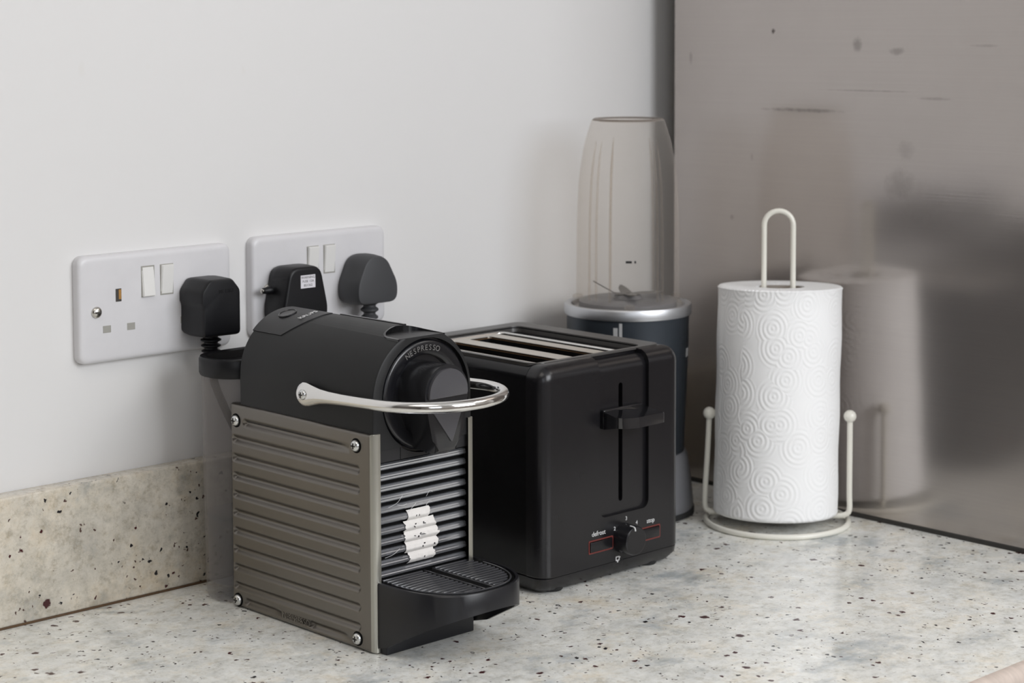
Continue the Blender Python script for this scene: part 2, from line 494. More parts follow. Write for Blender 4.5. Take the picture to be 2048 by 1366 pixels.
# ------------------------------------------------------------------ room
XS = 0.6705
def box_struct(name, x, y, z, m, bev=0):
    bm = bmesh.new(); add_box(bm, x, y, z, bev); return struct(name, bm, m)
box_struct('wall_back', (-2.5, 2.4), (0, 0.12), (-0.9, 1.56), M['wall'])
box_struct('wall_left', (-2.62, -2.5), (-2.3, 0.12), (-0.9, 1.56), M['dimwall'])
box_struct('floor', (-2.62, 2.5), (-2.3, 0.12), (-1.0, -0.9), M['floor'])
box_struct('ceiling', (-2.62, 2.5), (-2.3, 0.12), (1.56, 1.66), M['ceiling'])
box_struct('wall_right', (XS+0.0015, 2.4), (-0.60, -0.036), (-0.9, 1.56), M['board'])
box_struct('wall_side', (2.4, 2.5), (-2.3, 0.12), (-0.9, 1.56), M['wall'])
wins = ((-1.55, -0.75, 0.2, 1.3), (-0.08, 1.08, 0.42, 1.48))
bm = bmesh.new()
xs = [-2.5] + [x for w_ in wins for x in w_[:2]] + [2.4]
for a, b in ((xs[0], xs[1]), (xs[2], xs[3]), (xs[4], xs[5])): add_box(bm, (a, b), (-2.3, -2.2), (-0.9, 1.56))
for a, b, c, d in wins:
    add_box(bm, (a, b), (-2.3, -2.2), (-0.9, c)); add_box(bm, (a, b), (-2.3, -2.2), (d, 1.56))
struct('wall_front', bm, M['wall'])
for k, (a, b, c, d) in enumerate(wins):
    bm = bmesh.new()
    for x in (a, (a+b)/2-0.02, b-0.04): add_box(bm, (x, x+0.04), (-2.28, -2.22), (c, d), 0.004)
    for z in (c, d-0.04): add_box(bm, (a, b), (-2.275, -2.225), (z, z+0.04), 0.004)
    struct('window_%d' % (k+1), bm, M['winframe'])
# thin dark line along the foot of the steel sheet
bm = bmesh.new()
add_box(bm, (XS-0.0008, XS+0.0013), (-0.599, -0.037), (0.0, 0.0045), 0.0006, 1)
struct('trim_1', bm, M['base_line'])

# worktop with a rounded front edge, and the granite upstand behind it
bm = bmesh.new()
add_prism(bm, [(0.0, -0.03), (0.0, 0.0), (-0.600, 0.0), (-0.600, -0.03)], 'x', -2.45, XS+0.0012)
wt = obj('worktop', bm, M['counter'])
wt['label'] = 'pale speckled polished granite worktop under all the appliances'; wt['category'] = 'worktop'
bm = bmesh.new()
add_prism(bm, [(-0.6001, -0.03), (-0.6001, 0.0)] + arc(-0.6015, -0.010, 0.010, 90, 180, 8) + arc(-0.6015, -0.020, 0.010, 180, 270, 8), 'x', -2.45, XS+0.0012)
obj('worktop_edge', bm, M['edge'], wt, label='rounded pinkish front edge')
bm = bmesh.new()
add_box(bm, (-2.45, 0.6715), (-0.019, -0.0005), (0.0008, 0.1017), 0.0018, 3)
o = obj('upstand', bm, M['upstand'])
o['label'] = 'low granite upstand strip along the foot of the white wall'; o['category'] = 'upstand'
bm = bmesh.new()
add_box(bm, (-2.45, 0.6712), (-0.0200, -0.0188), (0.0, 0.0018), 0.0004, 1)
struct('trim_2', bm, M['joint'])
# stainless sheet on the right hand wall
bm = bmesh.new()
add_box(bm, (XS, XS+0.0014), (-0.60, -0.035), (0.004, 1.55))
o = obj('steel_panel', bm, M['steel'])
o['label'] = 'tall brushed stainless steel wall panel with scuffs behind the paper towel'; o['category'] = 'panel'
# ------------------------------------------------------------------ wall sockets
def screw_head(parent, name, c, axis, sgn, r, m, cross=True):
    bm = bmesh.new()
    prof = [(r, 0), (r, sgn*r*0.25), (r*0.8, sgn*r*0.55), (r*0.4, sgn*r*0.68), (r*0.02, sgn*r*0.7)]
    add_lathe(bm, prof, c, axis, 20)
    o = obj(name, bm, m, parent)
    bm = bmesh.new()
    t = sgn*r*0.62
    lo, hi = min(t, t+sgn*r*0.14), max(t, t+sgn*r*0.14)
    q = r*0.13
    for (a, b) in (((-r*0.5, r*0.5), (-q, q)), ((-q, q), (-r*0.5, r*0.5)))[:2 if cross else 1]:
        if axis == 'x': add_box(bm, (c[0]+lo, c[0]+hi), (c[1]+a[0], c[1]+a[1]), (c[2]+b[0], c[2]+b[1]))
        else: add_box(bm, (c[0]+a[0], c[0]+a[1]), (c[1]+lo, c[1]+hi), (c[2]+b[0], c[2]+b[1]))
    obj('slot', bm, M['hole'], o)
    return o

def socket(x0, z0, label, pins_left, states):
    w_, h_ = 0.146, 0.086
    t = thing('wall_socket', label, 'socket', (x0+w_/2, 0, z0), 'double wall sockets above the granite upstand')
    bm = bmesh.new()
    rings = []
    for off, y in ((0, -0.0002), (0, -0.0055), (0.0003, -0.0068), (0.0012, -0.0081), (0.0028, -0.0088), (0.005, -0.009)):
        rings.append([(u, y, v) for u, v in rrect(x0+off, x0+w_-off, z0+off, z0+h_-off, 0.007-off*0.3)])
    add_loft(bm, rings)
    plate = obj('plate', bm, M['socket'], t)
    xm, zm = x0+w_/2, z0+h_/2
    for k, s in enumerate((-1, 1)):
        xc = xm + s*0.0090
        za, zb = zm+0.0065, zm+0.0305
        bm = bmesh.new()
        add_box(bm, (xc-0.0063, xc+0.0063), (-0.00925, -0.0089), (za-0.0006, zb+0.0006))
        obj('switch_recess', bm, M['shutter'], t)
        bm = bmesh.new()
        hi_top = states[k]      # True: lower end pressed out
        ya, yb = (-0.0122, -0.0095) if hi_top else (-0.0096, -0.0120)
        vs = [(xc-0.0057, za, ya), (xc+0.0057, za, ya), (xc+0.0057, zb, yb), (xc-0.0057, zb, yb)]
        A = [bm.verts.new((x, -0.009, z)) for x, z, y in vs]
        B = [bm.verts.new((x, y, z)) for x, z, y in vs]
        bm.faces.new(A); f = bm.faces.new(B)
        for i in range(4): bm.faces.new((A[i], A[(i+1) % 4], B[(i+1) % 4], B[i]))
        bmesh.ops.bevel(bm, geom=list(f.edges), offset=0.0006, segments=2, affect='EDGES')
        obj('switch', bm, M['rocker'], t)
    for k, show in enumerate(pins_left):
        xc = xm + (-1, 1)[k]*0.0367
        if not show: continue
        bm = bmesh.new(); add_box(bm, (xc-0.0026, xc+0.0026), (-0.00925, -0.0088), (zm-0.0008+0.0055, zm+0.0055+0.0095)); obj('earth_hole', bm, M['hole'], t)
        bm = bmesh.new(); add_box(bm, (xc+0.0001, xc+0.0024), (-0.0094, -0.0091), (zm+0.0065, zm+0.0143)); obj('earth_contact', bm, M['brass'], t)
        for s in (-1, 1):
            xx = xc + s*0.0112
            bm = bmesh.new(); add_box(bm, (xx-0.0036, xx+0.0036), (-0.0093, -0.0088), (zm-0.0192, zm-0.0136)); obj('pin_hole', bm, M['shutter'], t)
    screw_head(t, 'screw', (xm-0.0573, -0.0088, zm-0.002), 'y', -1, 0.0046, M['nickel'], False)
    screw_head(t, 'screw', (xm+0.0573, -0.0088, zm-0.002), 'y', -1, 0.0046, M['nickel'], False)
    return t
S1 = (0.0, 0.1929); S2 = (0.1678, 0.1954)
socket(*S1, 'white double wall socket with an empty outlet and one black plug', (True, True), (True, False))
socket(*S2, 'white double wall socket holding a black plug and a grey plug', (True, True), (False, False))

# ------------------------------------------------------------------ plugs
def plug(t, prof, m, y0=-0.0092, y1=-0.05, bev=0.003, inset=None):
    bm = bmesh.new()
    cx = sum(p[0] for p in prof)/len(prof); cz = sum(p[1] for p in prof)/len(prof)
    rings = []
    for sc_, y in ((0.93, y0), (0.97, y0-0.003), (1.0, y0-0.010), (1.0, y0-0.018), (0.985, y1+bev*1.6), (0.965, y1+bev*0.6), (0.93, y1+bev*0.1), (0.87, y1)):
        rings.append([(cx+(u-cx)*sc_, y, cz+(v-cz)*sc_) for u, v in prof])
    add_loft(bm, rings)
    return obj('plug_body', bm, m, t)

def round_poly(pts, r, n=5):
    out = []
    N_ = len(pts)
    for i in range(N_):
        p = Vector(pts[i]); a = Vector(pts[i-1]); b = Vector(pts[(i+1) % N_])
        ri = r[i] if isinstance(r, (list, tuple)) else r
        d1 = (a-p).normalized(); d2 = (b-p).normalized()
        k = min(ri, (a-p).length*0.49, (b-p).length*0.49)
        q0, q2 = p+d1*k, p+d2*k
        for j in range(n+1):
            s = j/n
            out.append(tuple((1-s)**2*q0 + 2*s*(1-s)*p + s*s*q2))
    return out

def strain_relief(t, x, y, ztop, zbot, m, r=0.0062, ribs=4):
    bm = bmesh.new()
    prof = []
    n = ribs*2
    for i in range(n+1):
        z = ztop + (zbot-ztop)*i/n
        rr = (r if i % 2 == 0 else r*0.68)*(1-0.15*i/n)
        prof.append((rr, z)); prof.append((rr, z+(zbot-ztop)/n*0.45))
    add_lathe(bm, [(p, h) for p, h in prof], (x, y, 0), 'z', 20)
    obj('strain_relief', bm, m, t)

def cable(t, pts, m, r=0.0034):
    bm = bmesh.new(); add_tube(bm, smooth(pts), r, 10); obj('cable', bm, m, t)

# the chamfered black plug in the first socket
px = 0.1130
t = thing('black_plug', 'black square plug with cut corners in the socket that has an empty outlet', 'plug', (px, -0.009, 0.205))
oc = [(px-0.0185, 0.2075), (px+0.0190, 0.2070), (px+0.0190, 0.2450), (px+0.0110, 0.2548), (px-0.0120, 0.2548), (px-0.0198, 0.2450), (px-0.0198, 0.2360), (px-0.0182, 0.2320), (px-0.0182, 0.2280)]
plug(t, round_poly(oc, [.004, .004, .003, .003, .003, .003, .001, .002, .002]), M['black_plug'], y1=-0.0425, bev=0.002)
bm = bmesh.new(); text_into(bm, 'BS 1363', 0.0045, (px+0.004, -0.0426, 0.2445), (1, 0, 0), (0, 0, 1), 0.0004); obj('moulded_lettering', bm, M['black_plug'], t)
strain_relief(t, px-0.001, -0.027, 0.2085, 0.190, M['black_plug'], 0.0088, 4)
cable(t, [(px-0.001, -0.029, 0.192), (px, -0.029, 0.17), (px+0.010, -0.030, 0.145), (px+0.022, -0.031, 0.12), (px+0.030, -0.031, 0.09), (px+0.032, -0.03, 0.04), (px+0.036, -0.030, 0.0045), (px+0.05, -0.0335, 0.0042)], M['black_plug'])

# the tall black plug with a paper label
px = 0.2020
t = thing('black_plug', 'black tapered plug with a small white paper label on its face', 'plug', (px, -0.009, 0.205))
oc = [(px-0.0235, 0.2085), (px+0.0225, 0.2085), (px+0.0240, 0.2200), (px+0.0160, 0.2570), (px-0.0165, 0.2570), (px-0.0245, 0.2200)]
plug(t, round_poly(oc, [.006, .006, .012, .009, .009, .012]), M['black_plug'], y1=-0.0385, bev=0.0015)
bm = bmesh.new(); add_box(bm, (px-0.0062, px+0.0092), (-0.0389, -0.0384), (0.2385, 0.2495)); lab = obj('paper_label', bm, M['label'], t, label='white printed label')
bm = bmesh.new()
for k, (s, z) in enumerate((('WARNING', 0.2475), ('FUSE 13A', 0.2442), ('BS1362', 0.2408))):
    text_into(bm, s, 0.0030, (px+0.0015, -0.0390, z), (1, 0, 0), (0, 0, 1), 0.0001)
obj('label_print', bm, M['print_grey'], lab)
bm = bmesh.new(); add_lathe(bm, [(0.0035, 0), (0.0035, -0.004), (0.0026, -0.006), (0.0026, -0.0085), (0.001, -0.009)], (px-0.0225, -0.019, 0.2370), 'x', 14); sk = obj('side_knob', bm, M['black_plug'], t)
bm = bmesh.new(); add_lathe(bm, [(0.0020, -0.0088), (0.0020, -0.0100), (0.0012, -0.0105)], (px-0.0225, -0.019, 0.2370), 'x', 12); obj('knob_pin', bm, M['nickel'], sk)
strain_relief(t, px, -0.029, 0.2090, 0.190, M['black_plug'])
cable(t, [(px, -0.029, 0.192), (px, -0.029, 0.15), (px+0.003, -0.03, 0.08), (px+0.006, -0.031, 0.02), (px+0.012, -0.031, 0.0045), (px+0.04, -0.034, 0.0042)], M['black_plug'])

# the grey rounded plug
px = 0.2810
t = thing('grey_plug', 'grey rounded plug beside the black labelled plug', 'plug', (px, -0.009, 0.205))
oc = [(px-0.0225, 0.2165), (px+0.0225, 0.2165), (px+0.0240, 0.2330), (px+0.0095, 0.2600), (px-0.0115, 0.2600), (px-0.0240, 0.2330)]
plug(t, round_poly(oc, [.013, .013, .014, .010, .010, .014], 8), M['grey_plug'], y1=-0.0385, bev=0.005)
strain_relief(t, px-0.001, -0.027, 0.2185, 0.192, M['grey_plug'], 0.0082, 4)
cable(t, [(px-0.001, -0.027, 0.194), (px-0.001, -0.028, 0.15), (px+0.003, -0.029, 0.08), (px+0.012, -0.030, 0.02), (px+0.02, -0.031, 0.0045), (px+0.06, -0.034, 0.0042)], M['grey_plug'])

# ------------------------------------------------------------------ coffee machine
cm = thing('coffee_machine', 'black capsule coffee machine with ribbed grey metal sides and chrome handle', 'coffee machine', (0.137, -0.18, 0))
PX0, PX1 = 0.0865, 0.1880
XC, ZC, RB = 0.1372, 0.1862, 0.0484
YB, YF = -0.0955, -0.2625
# main barrel: vertical sides with a round top
def barrel_profile(r):
    return [(XC+r, 0.150)] + arc(XC, ZC, r, 0, 180, 40) + [(XC-r, 0.150)]
bm = bmesh.new()
rings = []
for r, y in ((RB-0.006, YB), (RB-0.002, YB-0.001), (RB, YB-0.004), (RB, YF+0.002), (RB-0.0006, YF+0.0005), (RB-0.0020, YF)):
    rings.append([(u, y, v) for u, v in barrel_profile(r)])
add_loft(bm, rings)
barrel = obj('barrel', bm, M['satin'], cm)
# finger scoop cut into the front top of the barrel
b1 = bmesh.new()
SCZ = 0.2298
add_prism(b1, [(p.x, p.y) for p in smooth([(0.1150, -0.2700, 0), (0.1156, -0.2500, 0), (0.1178, -0.2430, 0), (0.1228, -0.2385, 0), (0.1340, -0.2350, 0), (0.1460, -0.2362, 0), (0.1545, -0.2430, 0), (0.1580, -0.2700, 0)], 5)], 'z', SCZ, 0.245)
b2 = bmesh.new()
add_lathe(b2, [(0.0428, YF-0.01), (0.0428, -0.2570)], (0.1400, 0, 0.1858), 'y', 64)
boolean(barrel, [b2, b1])
# lower chassis and front plate
bm = bmesh.new(); add_box(bm, (0.0905, 0.1840), (-0.254, -0.097), (0.002, 0.151), 0.002); obj('chassis', bm, M['bargap'], cm)
bm = bmesh.new()
pl = [(0.0945, 0.1405), (0.1838, 0.1405), (0.1838, 0.190)] + arc(0.1400, 0.1858, 0.0432, 5, -185, 40) + [(0.0945, 0.190)]
add_prism(bm, pl, 'y', -0.2605, -0.252)
obj('front_plate', bm, M['satin2'], cm)
bm = bmesh.new(); add_box(bm, (0.1160, 0.1164), (-0.26065, -0.2600), (0.1405, 0.1500)); obj('plate_seam', bm, M['bargap'], cm)
# front disc
bm = bmesh.new()
dc = (0.1400, 0, 0.1858)
add_lathe(bm, [(0.0412, -0.2572), (0.0412, -0.2600), (0.0402, -0.2616), (0.0385, -0.2622), (0.0312, -0.2614), (0.0300, -0.2606), (0.0296, -0.2580)], dc, 'y', 80, cap0=False, cap1=False)
disc = obj('front_disc', bm, M['softgloss'], cm)
bm = bmesh.new(); add_lathe(bm, [(0.0428, -0.2575), (0.0425, -0.2570), (0.001, -0.2570)], dc, 'y', 64); obj('disc_recess', bm, M['gloss'], cm)
bm = bmesh.new()
word = 'NESPRESSO'
for k, ch in enumerate(word):
    a = rad(120 - k*6.2)
    R_ = 0.0352
    text_into(bm, ch, 0.0058, (dc[0]+R_*math.cos(a), -0.2622, dc[2]+R_*math.sin(a)), (math.sin(a), 0, -math.cos(a)), (math.cos(a), 0, math.sin(a)), 0.0006)
obj('lettering', bm, M['print_grey'], disc, label='arched grey brand lettering')
# glossy black lining of the finger scoop: back wall and floor
def barrel_top(x): return ZC + math.sqrt(max(RB*RB-(x-XC)**2, 1e-6))
path = [(p.x, p.y) for p in smooth([(0.1150, -0.2620, 0), (0.1156, -0.2500, 0), (0.1178, -0.2430, 0), (0.1228, -0.2385, 0), (0.1340, -0.2350, 0), (0.1460, -0.2362, 0), (0.1545, -0.2430, 0), (0.1580, -0.2620, 0)], 5)]
bm = bmesh.new()
rings = []
for i, (x, y) in enumerate(path):
    a_, b_ = Vector(path[max(i-1, 0)]), Vector(path[min(i+1, len(path)-1)])
    d_ = (b_-a_).normalized(); nx, ny_ = -d_.y*-1, d_.x*-1
    zt = max(barrel_top(x)+0.0003, SCZ+0.0004)
    rings.append([(x, y, SCZ-0.002), (x, y, zt), (x-nx*0.0016, y-ny_*0.0016, zt-0.0002), (x-nx*0.0016, y-ny_*0.0016, SCZ-0.002)])
add_loft(bm, rings)
obj('scoop_wall', bm, M['gloss'], cm)
bm = bmesh.new(); add_prism(bm, path, 'z', SCZ-0.0015, SCZ+0.0003); obj('scoop_floor', bm, M['satin2'], cm)
# spout head
bm = bmesh.new()
sx, sz = 0.1380, 0.1905
head = arc(sx, sz, 0.0212, -14, 194, 40) + [(sx-0.0108, 0.1575), (sx-0.0100, 0.1468), (sx+0.0100, 0.1468), (sx+0.0108, 0.1575)]
add_prism(bm, head, 'y', -0.2570, -0.2880, 0.0035, 4)
spout = obj('spout_head', bm, M['spoutside'], cm)
bm = bmesh.new(); add_prism(bm, arc(sx, sz, 0.0186, -8, 188, 32), 'y', -0.2875, -0.2905, 0.0010, 2); obj('spout_cap', bm, M['spoutface'], spout, label='grey half-round face of the spout')
bm = bmesh.new(); add_prism(bm, [(sx-0.0150, 0.1790), (sx+0.0150, 0.1790), (sx+0.0048, 0.1545), (sx+0.0030, 0.1545)], 'y', -0.2875, -0.2892, 0.0008, 2); obj('spout_facet', bm, M['spoutface'], spout)
bm = bmesh.new(); add_lathe(bm, [(0.0098, 0.1490), (0.0094, 0.1456), (0.0075, 0.1456), (0.0072, 0.149)], (sx, -0.2765, 0), 'z', 28); obj('nozzle', bm, M['spoutside'], spout)

# ribbed metal side panels
def side_panel(xo, sgn, text):
    ya, yb, za, zb = -0.0885, -0.2642, 0.0008, 0.1630
    nz = 300
    ys = []
    span = abs(yb-ya)
    fine_ends = [i*0.0006 for i in range(0, 46)]
    mids = [0.027+(span-0.054)*i/10 for i in range(1, 10)]
    extra = [0.066+i*0.0007 for i in range(-4, 5)] + [0.104+i*0.0007 for i in range(-4, 5)]
    ds = sorted(set([round(d, 5) for d in fine_ends+[span-d for d in fine_ends]+mids+extra]))
    grooves = [(0.1493, 0.0195, 0.1440)]
    for k in range(9): grooves.append((0.1350-k*0.0147, 0.0050, 0.1570))
    grooves += [(0.0064, 0.0190, 0.0605), (0.0064, 0.1020, 0.1440)]
    def depth(d, z):
        h = 0
        for gz, g0, g1 in grooves:
            dd = 0 if g0 <= d <= g1 else min(abs(d-g0), abs(d-g1))
            q = math.hypot(dd, z-gz)/0.0042
            if q < 1: h = max(h, (math.cos(PI*q)*0.5+0.5)*0.0030)
        return h
    def edge(d, z):      # rounded front, back, top and bottom edges
        e = 0
        for t_, r in ((span-d, 0.0055), (d, 0.002), (zb-z, 0.0022), (z-za, 0.0022)):
            if t_ < r: e = max(e, r - math.sqrt(max(r*r-(r-t_)**2, 0)))
        return e
    bm = bmesh.new()
    grid = []
    for i, d in enumerate(ds):
        col = []
        for j in range(nz+1):
            z = za + (zb-za)*j/nz
            off = depth(d, z) + edge(d, z)
            col.append(bm.verts.new((xo + sgn*off, ya-d, z)))
        grid.append(col)
    for i in range(len(ds)-1):
        for j in range(nz):
            bm.faces.new((grid[i][j], grid[i+1][j], grid[i+1][j+1], grid[i][j+1]))
    # folded return edges
    xi = xo + sgn*0.0075
    rim = [grid[i][0] for i in range(len(ds))] + [grid[-1][j] for j in range(1, nz+1)] + [grid[i][nz] for i in range(len(ds)-2, -1, -1)] + [grid[0][j] for j in range(nz-1, 0, -1)]
    inner = [bm.verts.new((xi, v.co.y, v.co.z)) for v in rim]
    n = len(rim)
    for i in range(n): bm.faces.new((rim[i], rim[(i+1) % n], inner[(i+1) % n], inner[i]))
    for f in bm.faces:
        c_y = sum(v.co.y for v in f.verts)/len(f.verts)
        if c_y < yb+0.0036: f.material_index = 1  # front edge faces are coloured lighter than the rest of the panel
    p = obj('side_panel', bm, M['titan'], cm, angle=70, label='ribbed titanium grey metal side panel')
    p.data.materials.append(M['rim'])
    for y, z in ((-0.0962, 0.1500), (-0.2455, 0.1528), (-0.0962, 0.0062), (-0.2455, 0.0085)):
        b = bmesh.new(); add_lathe(b, [(0.0055, 0.0), (0.0055, -sgn*0.0003), (0.004, -sgn*0.0004)], (xo, y, z), 'x', 24); obj('screw_well', b, M['bargap'], p)
        screw_head(cm, 'panel_screw', (xo-sgn*0.0002, y, z), 'x', -sgn, 0.0043, M['zinc'])
    if text:
        b = bmesh.new(); text_into(b, 'NESPRESSO', 0.0068, (xo-0.0001, -0.1715, 0.0066), (0, -1, 0), (0, 0, 1), 0.0006); obj('embossed_lettering', b, M['titan'], p)
side_panel(PX0, 1, True)
side_panel(PX1, -1, False)

# front grille bars
NB = 11
for k in range(NB):
    z = 0.1362 - k*0.00805
    bm = bmesh.new()
    prof = [(-0.2540, z+0.0029), (-0.2576, z+0.0028), (-0.2592, z+0.0018), (-0.2590, z+0.0008), (-0.2596, z+0.0002), (-0.2594, z-0.0011), (-0.2580, z-0.0022), (-0.2540, z-0.0024)]
    add_prism(bm, prof, 'x', 0.0950, 0.1822)
    obj('grille_bar', bm, M['bar'], cm, angle=25)
for x in (0.0939, 0.1826):
    bm = bmesh.new(); add_box(bm, (x, x+0.0016), (-0.2575, -0.2535), (0.053, 0.140), 0.0003, 1); obj('grille_side', bm, M['bargap'], cm)
bm = bmesh.new(); add_box(bm, (0.0945, 0.1838), (-0.2555, -0.2535), (0.050, 0.141)); obj('grille_back', bm, M['bargap'], cm)
# torn paper sticker left on the bars
for k in range(4, 10):
    z = 0.1362 - k*0.00805
    zc, zr, xr = 0.0785, 0.0215, 0.0165
    u = (z-zc)/zr
    if abs(u) > 1.05: continue
    wdt = xr*math.sqrt(max(1-u*u*0.9, 0.05))
    cx = 0.1362 + random.uniform(-0.0015, 0.0015) - u*0.001
    bm = bmesh.new()
    n = 22
    rows = [(-0.2574, z+0.0045), (-0.2584, z+0.0031), (-0.2596, z+0.0020), (-0.2594, z+0.0008), (-0.2600, z+0.0002), (-0.2598, z-0.0012), (-0.2584, z-0.0028), (-0.2574, z-0.0036)]
    g = []
    for r_, (y, zz) in enumerate(rows):
        a = cx-wdt+random.uniform(-0.0012, 0.0012); b = cx+wdt+random.uniform(-0.0012, 0.0012)
        g.append([bm.verts.new((a+(b-a)*i/n, y-0.0001-random.uniform(0, 0.0005), zz)) for i in range(n+1)])
    for r_ in range(len(rows)-1):
        for i in range(n):
            if r_ in (2, 3, 4) and random.random() < 0.07 and 4 < i < n-2: continue
            bm.faces.new((g[r_][i], g[r_][i+1], g[r_+1][i+1], g[r_+1][i]))
    obj('sticker_remnant', bm, M['residue'], cm, angle=80, label='torn white sticker remnant')
# loose wisps of torn film over the bars
for a, b, c in (((0.1045, 0.1060), (0.112, 0.1085), (0.118, 0.1130)), ((0.113, 0.1068), (0.1175, 0.1055), (0.122, 0.1062)), ((0.122, 0.0985), (0.1265, 0.1025), (0.131, 0.1050)), ((0.1415, 0.1085), (0.144, 0.1125), (0.1475, 0.1110)), ((0.1400, 0.1000), (0.1430, 0.1045), (0.1470, 0.1035)), ((0.1010, 0.0690), (0.108, 0.0705), (0.115, 0.0735))):
    bm = bmesh.new()
    add_tube(bm, smooth([(a[0], -0.2602, a[1]), (b[0], -0.2612, b[1]), (c[0], -0.2604, c[1])]), 0.00013, 6)
    obj('torn_film_strand', bm, M['socket'], cm)

# chrome handle
bm = bmesh.new()
yc, hw, zf, zp = -0.2700, 0.0548, 0.1882, 0.1832
pts, rr, fl = [], [], []
def leg(side):
    out = []
    for s, r, f in ((0, 0.0012, (1.0, 1.0)), (0.004, 0.0032, (1.0, 0.55)), (0.012, 0.0052, (1.0, 0.45)), (0.025, 0.0068, (1.0, 0.36)), (0.045, 0.0081, (1.0, 0.30)), (0.075, 0.0089, (1.0, 0.28)), (0.11, 0.0090, (1.0, 0.28)), (0.16, 0.0086, (1.0, 0.32)), (0.23, 0.0072, (1.0, 0.44)), (0.32, 0.0058, (1.0, 0.64)), (0.44, 0.0050, (1.0, 0.82)), (0.62, 0.0044, (1, 0.95)), (0.85, 0.0042, (1, 1)), (1.0, 0.0042, (1, 1))):
        y = -0.1800 + (yc+0.1800)*s
        out.append(((XC+side*(hw-0.001*(1-s)), y, zp+(zf-zp)*s*0.8), r, f))
    return out
L_ = leg(-1)
arcp = [((XC-hw*math.cos(a), yc-hw*math.sin(a), zf-(zf-zp)*0.2*(1-math.sin(a))), 0.0042, (1, 1)) for a in [PI*i/36 for i in range(1, 36)]]
seq = L_ + arcp + leg(1)[::-1]
add_tube(bm, [p for p, r, f in seq], [r for p, r, f in seq], 18, flat=[f for p, r, f in seq])
handle = obj('handle', bm, M['chrome'], cm, angle=60, label='looped chrome lever handle')
for sgn in (1, -1):
    xx = XC - sgn*(hw+0.0010)
    screw_head(handle, 'screw', (xx, -0.1895, 0.1840), 'x', -sgn, 0.0038, M['zinc']) if False else None
    screw_head(cm, 'handle_screw', (xx, -0.1895, 0.1838), 'x', -sgn, 0.0040, M['zinc'])
    bm = bmesh.new(); add_lathe(bm, [(0.0075, XC-sgn*(RB-0.002)), (0.0075, xx+sgn*0.0008)], (0, -0.1885, 0.1838), 'x', 28); obj('handle_pivot', bm, M['gloss'], cm)

# button panel on the barrel's back top
def barrel_patch(bm, pts, lift):
    n0 = len(pts)
    A = [bm.verts.new((XC+(RB+lift)*math.cos(a), y, ZC+(RB+lift)*math.sin(a))) for a, y in pts]
    return A
bm = bmesh.new()
na, ny = 14, 10
g = []
for i in range(na+1):
    a = rad(84 + 52*i/na)
    yfr = -0.1490 + 0.014*(i/na)**2 - 0.004*math.sin(PI*i/na)
    g.append([bm.verts.new((XC+(RB+0.0007)*math.cos(a), -0.0985+(yfr+0.0985)*j/ny, ZC+(RB+0.0007)*math.sin(a))) for j in range(ny+1)])
for i in range(na):
    for j in range(ny): bm.faces.new((g[i][j], g[i+1][j], g[i+1][j+1], g[i][j+1]))
ret = bmesh.ops.extrude_face_region(bm, geom=list(bm.faces))
ev = [e for e in ret['geom'] if isinstance(e, bmesh.types.BMVert)]
for v_ in ev:
    d = Vector((v_.co.x-XC, 0, v_.co.z-ZC)).normalized()
    v_.co -= d*0.0014
pan = obj('button_panel', bm, M['satin2'], cm, angle=30)
ab = rad(107)
nb = Vector((math.cos(ab), 0, math.sin(ab)))
cb = Vector((XC, -0.1165, ZC)) + nb*(RB+0.0004)
U = Vector((0, -1, 0)); V = U.cross(nb) * -1
bm = bmesh.new()
rings = []
for r, h in ((0.0075, 0), (0.0075, 0.0009), (0.0066, 0.0012), (0.0062, 0.0007), (0.0010, 0.0004)):
    rings.append([tuple(cb + nb*h + U*(r*math.cos(2*PI*i/32)) + V*(r*math.sin(2*PI*i/32))) for i in range(32)])
add_loft(bm, rings)
obj('cup_button', bm, M['softgloss'], pan)
at = rad(103); nn = Vector((math.cos(at), 0, math.sin(at)))
bm = bmesh.new()
text_into(bm, 'KRUPS', 0.0062, tuple(Vector((XC, -0.1385, ZC))+nn*(RB+0.0009)), (-nn.z*-1, 0, nn.x*-1), (0, 1, 0), 0.0002)
obj('lettering', bm, M['print_white'], pan, label='small white brand print')
# long seam strip on the barrel's crown
bm = bmesh.new()
add_box(bm, (0.1462, 0.1490), (-0.2300, -0.1530), (0.2328, 0.2345), 0.0003, 1); obj('lid_seam', bm, M['gloss'], cm)

# drip tray
bm = bmesh.new()
TXC, THW, TYB, TDP = 0.1410, 0.0505, -0.2750, 0.0608
def tray_plan(off=0.0, n=36):
    hwx, dp = THW-off, TDP-off
    out = [(TXC+hwx, -0.2540), (TXC+hwx, TYB)]
    for i in range(1, n):
        a = PI*i/n
        c, q = math.cos(a), math.sin(a)
        out.append((TXC+hwx*math.copysign(abs(c)**0.8, c), TYB-dp*q**0.8))
    out += [(TXC-hwx, TYB), (TXC-hwx, -0.2540)]
    return out
top, bot = [], []
pl = tray_plan()
def zbot(y): return 0.0015 if y > -0.2660 else 0.0015 + ((-0.2660-y)/0.0700)**0.9*0.0365
r1 = [(x, y, zbot(y)) for x, y in pl]
r1b = [(x, y, zbot(y)+0.0008) for x, y in pl]
r2 = [(x, y, 0.0518) for x, y in pl]
pi_ = tray_plan(0.0008)
r3 = [(x, y, 0.0530) for x, y in pi_]
pi2 = tray_plan(0.0026)
r4 = [(x, y, 0.0530) for x, y in pi2]
pi3 = tray_plan(0.0032)
r5 = [(x, y, 0.0500) for x, y in pi3]
pin = tray_plan(0.0028)
add_loft(bm, [[(x, y, 0.0470) for x, y in pin], [(x, y, max(zbot(y), 0.0015)+0.0002) for x, y in pin], r1, r1b, r2, r3, r4, r5])
tray = obj('drip_tray', bm, M['tray'], cm, angle=35)
